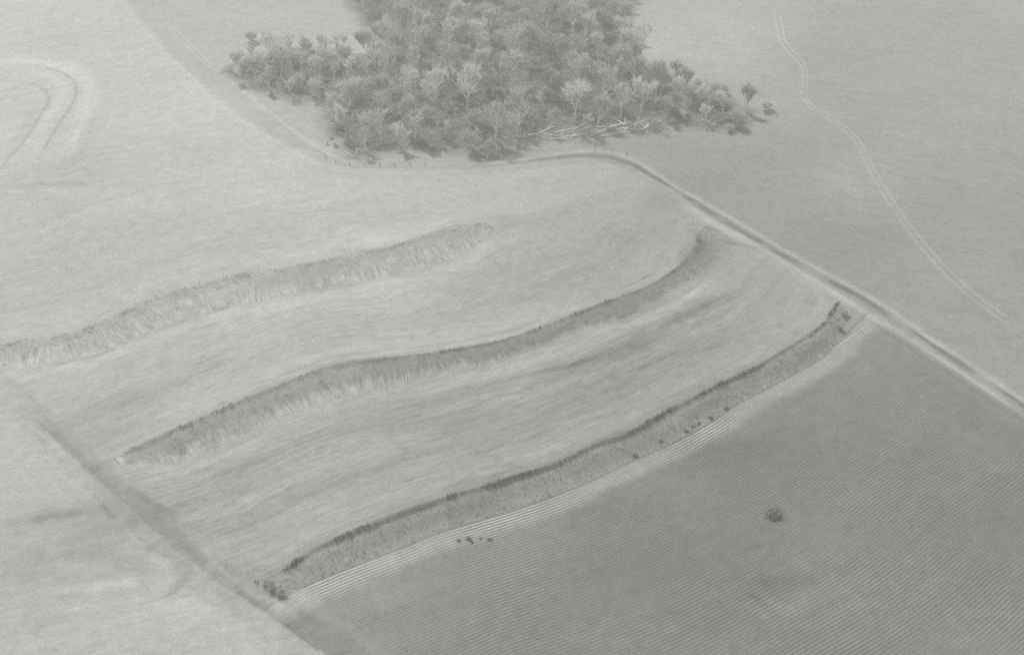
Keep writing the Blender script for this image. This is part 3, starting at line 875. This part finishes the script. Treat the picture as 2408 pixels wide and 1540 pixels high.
# Poisson-like scatter through the wood
cands = []
lo = np.vstack(POLY).min(0); hi = np.vstack(POLY).max(0)
pts = []
tries = 0
while tries < 60000:
    tries += 1
    x, y = R.uniform(lo[0], hi[0]), R.uniform(lo[1], hi[1])
    pts.append((x, y))
pa = np.array(pts)
okm = inside(POLY[0], pa[:, 0], pa[:, 1]) | inside(POLY[1], pa[:, 0], pa[:, 1])
pa = pa[okm]
ringd = np.full(len(pa), 1e9)
for P in POLY:
    d, _, _ = near(np.vstack([P, P[:1]]), pa[:, 0], pa[:, 1])
    ringd = np.minimum(ringd, d)
chosen = []
MIND = 10.2
ux = at(900, 40)[1]
for (x, y), dd_ in zip(pa, ringd):
    if dd_ < .8: continue
    px_ = to_pic(x, y)
    md = MIND * (.74 if dd_ < 7 else 1.0) * (1.25 if y > ux else 1.0)
    if (px_[0] < 830 and px_[1] < 245) or px_[0] > 1560: md = 7.2
    if all((x - a) ** 2 + (y - b) ** 2 > md * md for a, b, _ in chosen):
        chosen.append((x, y, dd_))
print("trees in wood", len(chosen))

LANDMARK = [((560, 180), 'the pointed left tip of the wood'), ((700, 228), 'the curved left lobe of the wood'), ((790, 290), 'the notch left of the main wood'),
            ((840, 360), 'the fence bend'), ((960, 347), 'the hollow in the front edge'), ((1155, 365), 'the rounded foremost point'),
            ((1240, 320), 'the left end of the fallen timber'), ((1400, 306), 'the middle of the fallen timber'), ((1520, 284), 'the right end of the fallen timber'),
            ((1640, 290), 'the low right arm of the wood'), ((1740, 292), 'the far right tip of the wood')]
front_count = {}
def where(x, y, dd_):
    X_, Y_ = to_pic(x, y)
    front = dd_ < 6 and Y_ > np.interp(X_, [540, 800, 840, 1180, 1300, 1750], [140, 200, 300, 300, 270, 270])
    if front:
        k = min(range(len(LANDMARK)), key=lambda i: (LANDMARK[i][0][0] - X_) ** 2 + (LANDMARK[i][0][1] - Y_) ** 2)
        return True, LANDMARK[k][1], X_, Y_
    if X_ < 810 and Y_ < 245: sec = 'inside the left lobe of the wood'
    elif Y_ < 95: sec = 'at the back of the wood'
    elif Y_ < 175: sec = 'in the upper middle of the wood' if X_ < 1250 else 'in the upper right of the wood'
    elif X_ < 1000: sec = 'in the left half of the main wood'
    elif X_ < 1300: sec = 'in the dense heart of the wood'
    elif X_ < 1530: sec = 'in the wood behind the fallen timber'
    else: sec = 'in the tapering right arm of the wood'
    return False, sec, X_, Y_
FORM = {'broad': 'pale forked tree', 'slender': 'slender upswept bare tree', 'leaning': 'leaning crooked bare tree',
        'thicket': 'low many-stemmed tree', 'leafy': 'dark leafy tree'}
fronts = {}
for x, y, dd_ in chosen:
    fr, sec, X_, Y_ = where(x, y, dd_)
    leafyzone = (1080 < X_ < 1360 and 150 < Y_ < 240)
    right = X_ > 1450
    if leafyzone: kind = R.choice(('leafy', 'broad', 'slender'))
    elif fr: kind = R.choice(('thicket', 'broad', 'broad', 'slender', 'leaning'))
    elif X_ < 810: kind = R.choice(('broad', 'broad', 'slender', 'thicket'))
    elif Y_ < 120 or right: kind = R.choice(('slender', 'slender', 'broad', 'thicket'))
    else: kind = R.choice(('broad', 'broad', 'slender', 'leaning', 'thicket', 'broad'))
    sc = R.uniform(.62, 1.22) * (.85 if fr else 1.0) * (.72 if X_ > 1560 else 1.0) * (.78 if X_ < 830 and Y_ < 250 else 1.0)
    if kind == 'thicket': sc *= 1.15
    if fr:
        fronts.setdefault((kind, sec), []).append((X_, x, y, sc))
    else:
        sz = 'small ' if sc < .82 else 'tall ' if sc > 1.06 else ''
        plant(kind, x, y, sz + FORM[kind] + ' ' + sec, sz + kind + ' trees ' + sec, sc, R.uniform(.85, 1.15), R)
ORD = {2: ('left one of two', 'right one of two')}
for (kind, sec), lst in fronts.items():
    lst.sort()
    for i, (X_, x, y, sc) in enumerate(lst):
        if len(lst) == 1: pos = ''
        elif len(lst) == 2: pos = (', the left one', ', the right one')[i]
        elif i == 0: pos = ', the leftmost'
        elif i == len(lst) - 1: pos = ', the rightmost'
        else: pos = (', second from left', ', third from left', ', fourth from left', ', fifth from left', ', sixth from left')[min(i - 1, 4)]
        base = {'broad': 'spreading pale bare tree', 'slender': 'slender bare tree', 'leaning': 'leaning bare tree', 'thicket': 'low dark bushy tree', 'leafy': 'dark leafy tree'}[kind]
        plant(kind, x, y, base + ' at ' + sec + pos, 'trees along the front edge of the wood', sc, R.uniform(.85, 1.1), R)

# shrubs standing by themselves
SHRUBS = [
    (592, 95, 1.7, 'dark shrub by itself near the top left of the wood'),
    (668, 135, 1.6, 'low shrub in the gap above the left lobe'),
    (690, 148, 2.0, 'broad dark shrub on the upper side of the left lobe'),
    (722, 118, 1.8, 'tall dark shrub topping the left lobe'),
    (738, 150, 1.7, 'dark shrub just below the tall one on the left lobe'),
    (800, 165, 1.8, 'wedge-shaped shrub between the left lobe and the main wood'),
    (560, 168, 1.2, 'small shrub on the pointed left tip of the wood'),
    (930, 92, 1.8, 'shrub at the upper left shoulder of the main wood'),
    (792, 302, 1.3, 'dark round shrub at the left foot of the main wood'),
    (778, 322, .55, 'tiny shrub left of the wood corner, upper one'),
    (788, 340, .6, 'tiny dark shrub on the slope beside the fence bend'),
    (770, 336, .4, 'smallest shrub on the slope below the notch'),
    (1802, 258, 1.6, 'lone low shrub right of the wood in the pasture'),
    (1640, 205, 1.5, 'shrub at the upper side of the right arm'),
    (1700, 222, 1.5, 'shrub topping the right arm of the wood'),
    (1738, 300, 1.4, 'dark shrub closing the right tip of the wood'),
    (1715, 306, 1.2, 'dark shrub at the foot of the right tip'),
    (640, 1378, .8, 'dark shrub at the lower left end of the lowest bank'),
    (625, 1368, .6, 'smaller dark shrub at the very end of the lowest bank'),
    (660, 1392, .7, 'shrub just below the end of the lowest bank'),
    (1985, 740, .8, 'dark shrub at the upper right end of the lowest bank'),
    (1975, 770, .7, 'shrub below the upper right end of the lowest bank'),
]
for x, y, sc, lab in SHRUBS:
    p = at(x, y)
    plant('shrub', p[0], p[1], lab, None, sc, .9, R)
WEEDS = [
    (1822, 1207, 1.9, 'dark lone low bush in the crop rows at lower right'),
    (1078, 1267, .5, 'left one of the dark weed clumps in the crop rows'),
    (1102, 1263, .65, 'largest of the dark weed clumps in the crop rows'),
    (1110, 1271, .4, 'low dark weed clump beside the largest one'),
    (1130, 1262, .35, 'faint third weed clump from the left in the rows'),
    (1152, 1266, .5, 'rightmost of the dark weed clumps in the crop rows'),
    (1494, 1063, 0.72, 'leftmost dark clump at the toe of the lowest bank'),
    (1555, 1028, 0.62, 'second dark clump at the toe of the lowest bank'),
    (1614, 1003, 0.58, 'dark clump left in the row of three at the bank toe'),
    (1629, 993, 0.48, 'middle clump in the row of three at the bank toe'),
    (1645, 984, 0.48, 'right clump in the row of three at the bank toe'),
    (1672, 972, 0.72, 'broad dark clump at the bank toe right of the three'),
    (1710, 950, 0.67, 'rightmost dark clump at the toe of the lowest bank'),
]
for x, y, sc, lab in WEEDS:
    p = at(x, y)
    plant('weed', p[0], p[1], lab, 'dark weed clumps', sc, .9, R)
# weedy, trampled patch at lower right
# remove prototypes nobody used
for kind, lst in PROTO.items():
    for P in lst:
        if not P[1]:
            for ch in list(P[0].children): bpy.data.objects.remove(ch)
            bpy.data.objects.remove(P[0])

# undergrowth between the trees
def undergrowth(count):
    x = rng.uniform(lo[0], hi[0], count * 3); y = rng.uniform(lo[1], hi[1], count * 3)
    m = inside(POLY[0], x, y) | inside(POLY[1], x, y)
    x, y = x[m][:count], y[m][:count]
    z = height(x, y)
    n = x.size; B = 14
    clump = .4 + 1.5 * vnoise(x / 8, y / 8, 90) ** 1.5
    base = np.repeat(np.stack([x, y, z], 1), B, 0); N_ = n * B
    base[:, :2] += rng.normal(0, .5, (N_, 2)); base[:, 2] += rng.random(N_) * np.repeat(clump, B) * .8
    e = rng.normal(0, .6, (N_, 3)); e[:, 2] = np.abs(e[:, 2]) + .4
    e /= np.linalg.norm(e, axis=1)[:, None]
    ln = np.repeat(clump, B) * (.4 + rng.random(N_))
    p1 = base + e * ln[:, None]
    a = rng.random(N_) * math.tau; w = .03 + .03 * rng.random(N_)
    sd = np.stack([np.cos(a) * w, np.sin(a) * w, 0 * a], 1)
    V = np.stack([base - sd, base + sd, p1 + sd * .4, p1 - sd * .4], 1).reshape(-1, 3)
    o = mesh_obj('undergrowth', V, np.arange(N_ * 4).reshape(-1, 4), TWIG)
    tag(o, 'tangled pale brush covering the floor of the wood', 'undergrowth', kind='stuff')
undergrowth(3800)

# ------------------------------------------------------------------ fallen timber below the wood
def log(x0, y0, x1, y1, rad, label, lift=.5, forks=2, mat=None, name='fallen_log', seed=1, cat='log', group=None):
    r = random.Random(seed)
    a, b = ground_point(x0, y0), ground_point(x1, y1)
    a.z += rad; b.z += rad + lift
    S = Sliver()
    mid1 = a.lerp(b, .35) + Vector((r.uniform(-.3, .3), r.uniform(-.3, .3), r.uniform(0, .3)))
    mid2 = a.lerp(b, .7) + Vector((r.uniform(-.4, .4), r.uniform(-.4, .4), r.uniform(0, .3)))
    S.tube([a, mid1, mid2, b], [rad, rad * .85, rad * .65, rad * .3], 6)
    o = S.build(name, mat or TIMBER)
    tag(o, label, cat, group)
    L = (b - a).length
    for k in range(forks):
        T = Sliver()
        f = r.uniform(.45, .9)
        p = a.lerp(b, f)
        d = ((b - a).normalized() + Vector((r.uniform(-.9, .9), r.uniform(-.9, .9), r.uniform(.0, .8)))).normalized()
        q = p + d * (.6 + L * r.uniform(.15, .4))
        T.tube([p, p.lerp(q, .5) + Vector((0, 0, .1)), q], [rad * .5, rad * .35, rad * .15], 4)
        T.build('branch', mat or TIMBER, o)
    return o
LOGS = [
    (1240, 322, 1262, 321, .40, 'short thick bright log at the left end of the timber'),
    (1258, 320, 1300, 306, .22, 'pale pole slanting up right from the bright left log'),
    (1275, 319, 1328, 326, .22, 'pole lying flat along the lower left of the timber'),
    (1300, 316, 1350, 309, .2, 'grey trunk left of centre in the timber'),
    (1325, 325, 1385, 318, .25, 'long low trunk at the front of the timber'),
    (1345, 312, 1378, 292, .2, 'pale pole leaning back toward the wood, left one'),
    (1385, 300, 1372, 314, .22, 'short crossing branch beside the left leaning pole'),
    (1388, 322, 1436, 306, .25, 'grey trunk at the front middle of the timber'),
    (1402, 300, 1450, 304, .22, 'pale trunk at the back middle of the timber'),
    (1430, 302, 1482, 292, .32, 'long bright pole rising toward the upright snag'),
    (1462, 302, 1508, 309, .25, 'grey trunk under the long bright pole'),
    (1480, 298, 1525, 288, .22, 'pale trunk behind the upright snag'),
    (1505, 309, 1538, 290, .25, 'trunk at the right front of the timber'),
    (1520, 294, 1560, 288, .22, 'last trunk at the right end of the timber'),
    (1340, 330, 1352, 316, .2, 'small branch jutting out from the front of the timber'),
    (1455, 285, 1468, 298, .2, 'short branch leaning on the timber near the snag'),
    (1410, 322, 1470, 318, .18, 'thin pole in front of the middle timber'),
    (1290, 330, 1335, 330, .18, 'thin pole on the grass at the lower left timber'),
]
for i, (x0, y0, x1, y1, rd, lab) in enumerate(LOGS):
    log(x0, y0, x1, y1, rd, lab, lift=(0.2, 1.3, .6, .9, .1)[i % 5], forks=(2, 4, 3)[i % 3], seed=50 + i, group='fallen timber below the wood')
def snag(x, y, tx, h, rad, label, seed, forks=3):
    r = random.Random(seed)
    a = ground_point(x, y); a.z -= .2
    b = a + Vector((tx, r.uniform(-.5, .5), h))
    S = Sliver(); S.tube([a, a.lerp(b, .5) + Vector((.1, 0, 0)), b], [rad, rad * .8, rad * .5], 6)
    o = S.build('dead_snag', TIMBER); tag(o, label, 'dead tree')
    for k in range(forks):
        T = Sliver(); p = a.lerp(b, r.uniform(.5, .95))
        q = p + Vector((r.uniform(-1.5, 1.5), r.uniform(-1, 1), r.uniform(.4, 1.4)))
        T.tube([p, p.lerp(q, .5), q], [rad * .45, rad * .3, rad * .12], 4); T.build('branch', TIMBER, o)
snag(1490, 302, 1.6, 5.2, .28, 'pale upright snag standing in the fallen timber', 5)
snag(835, 368, 1.0, 3.6, .22, 'pale leaning dead stem at the front left corner of wood', 6)
log(833, 368, 800, 350, .16, 'thin pole lying on the grass left of the dead stem', 0, 0, seed=9)

# brush heap under the logs
def brush():
    S = Sliver(); r = random.Random(3)
    for _ in range(1500):
        t = r.random()
        x = 1250 + 310 * t; yb = np.interp(x, [1250, 1400, 1500, 1560], [325, 315, 303, 292]) + r.gauss(0, 6)
        p = at(x, yb); z = hz(*p) if r.random() < .02 else height(np.array([p[0]]), np.array([p[1]]))[0]
        a = Vector((p[0], p[1], z + r.random() * .9))
        e = Vector((r.gauss(.8, .6), r.gauss(.25, .5), r.gauss(0.05, .22))).normalized()
        S.blade(a, a + e * r.uniform(.8, 3.0), r.uniform(.06, .16), r)
    o = S.build('brush_pile', BRUSH)
    tag(o, 'long heap of cut brush under the fallen timber', 'brush', kind='stuff')
brush()

# ------------------------------------------------------------------ fence below the wood
def fence(pts, every, label):
    c = curve(pts, 1.0)
    c = resample(c, int(np.linalg.norm(np.diff(c, axis=0), axis=1).sum() / every) + 1)
    z = height(c[:, 0], c[:, 1])
    r = random.Random(8)
    root = bpy.data.objects.new('wire_fence', None); COL.objects.link(root)
    root.location = (c[0][0], c[0][1], z[0])
    o0 = Vector(root.location)
    tops = []
    for p, zz in zip(c, z):
        S = Sliver()
        a = Vector((p[0], p[1], zz - .3)) - o0
        b = a + Vector((r.uniform(-.12, .12), r.uniform(-.12, .12), 1.75))
        S.tube([a, a.lerp(b, .5), b], [.13, .12, .11], 6)
        S.build('post', POST, root)
        tops.append(b)
    for hh in (.25, .6, .95):
        S = Sliver()
        S.tube([t - Vector((0, 0, hh)) for t in tops], [.012] * len(tops), 3)
        S.build('wire', POST, root)
    tag(root, label, 'fence')
fence([(765, 370), (785, 380), (804, 384), (823, 386), (849, 388), (900, 389), (1000, 388)], 5.2, 'post and wire fence at the bend of the farm road')
fence([(1400, 357), (1415, 357), (1430, 358), (1447, 361), (1475, 368)], 5.2, 'short post and wire fence on the crest of the road')

# ------------------------------------------------------------------ hazy air
def haze():
    x0, x1, y0, y1, z0, z1 = -2700, 2700, -2700, 3100, float(Z.min()) - 1.5, CAM_H + 3
    V = [(x, y, z) for x in (x0, x1) for y in (y0, y1) for z in (z0, z1)]
    F_ = [(0, 1, 3, 2), (4, 6, 7, 5), (0, 4, 5, 1), (2, 3, 7, 6), (0, 2, 6, 4), (1, 5, 7, 3)]
    m = bpy.data.materials.new('haze'); m.use_nodes = True
    N, L = m.node_tree.nodes, m.node_tree.links
    N.remove(N["Principled BSDF"])
    v = N.new("ShaderNodeVolumePrincipled")
    v.inputs["Color"].default_value = (.93, .93, .92, 1)
    v.inputs["Density"].default_value = HAZE_DENSITY
    v.inputs["Anisotropy"].default_value = .2
    L.new(v.outputs[0], N["Material Output"].inputs["Volume"])
    o = mesh_obj('haze', V, F_, m)
    tag(o, 'thin pale haze over the fields', 'haze', kind='stuff')
HAZE_DENSITY = .00055
haze()
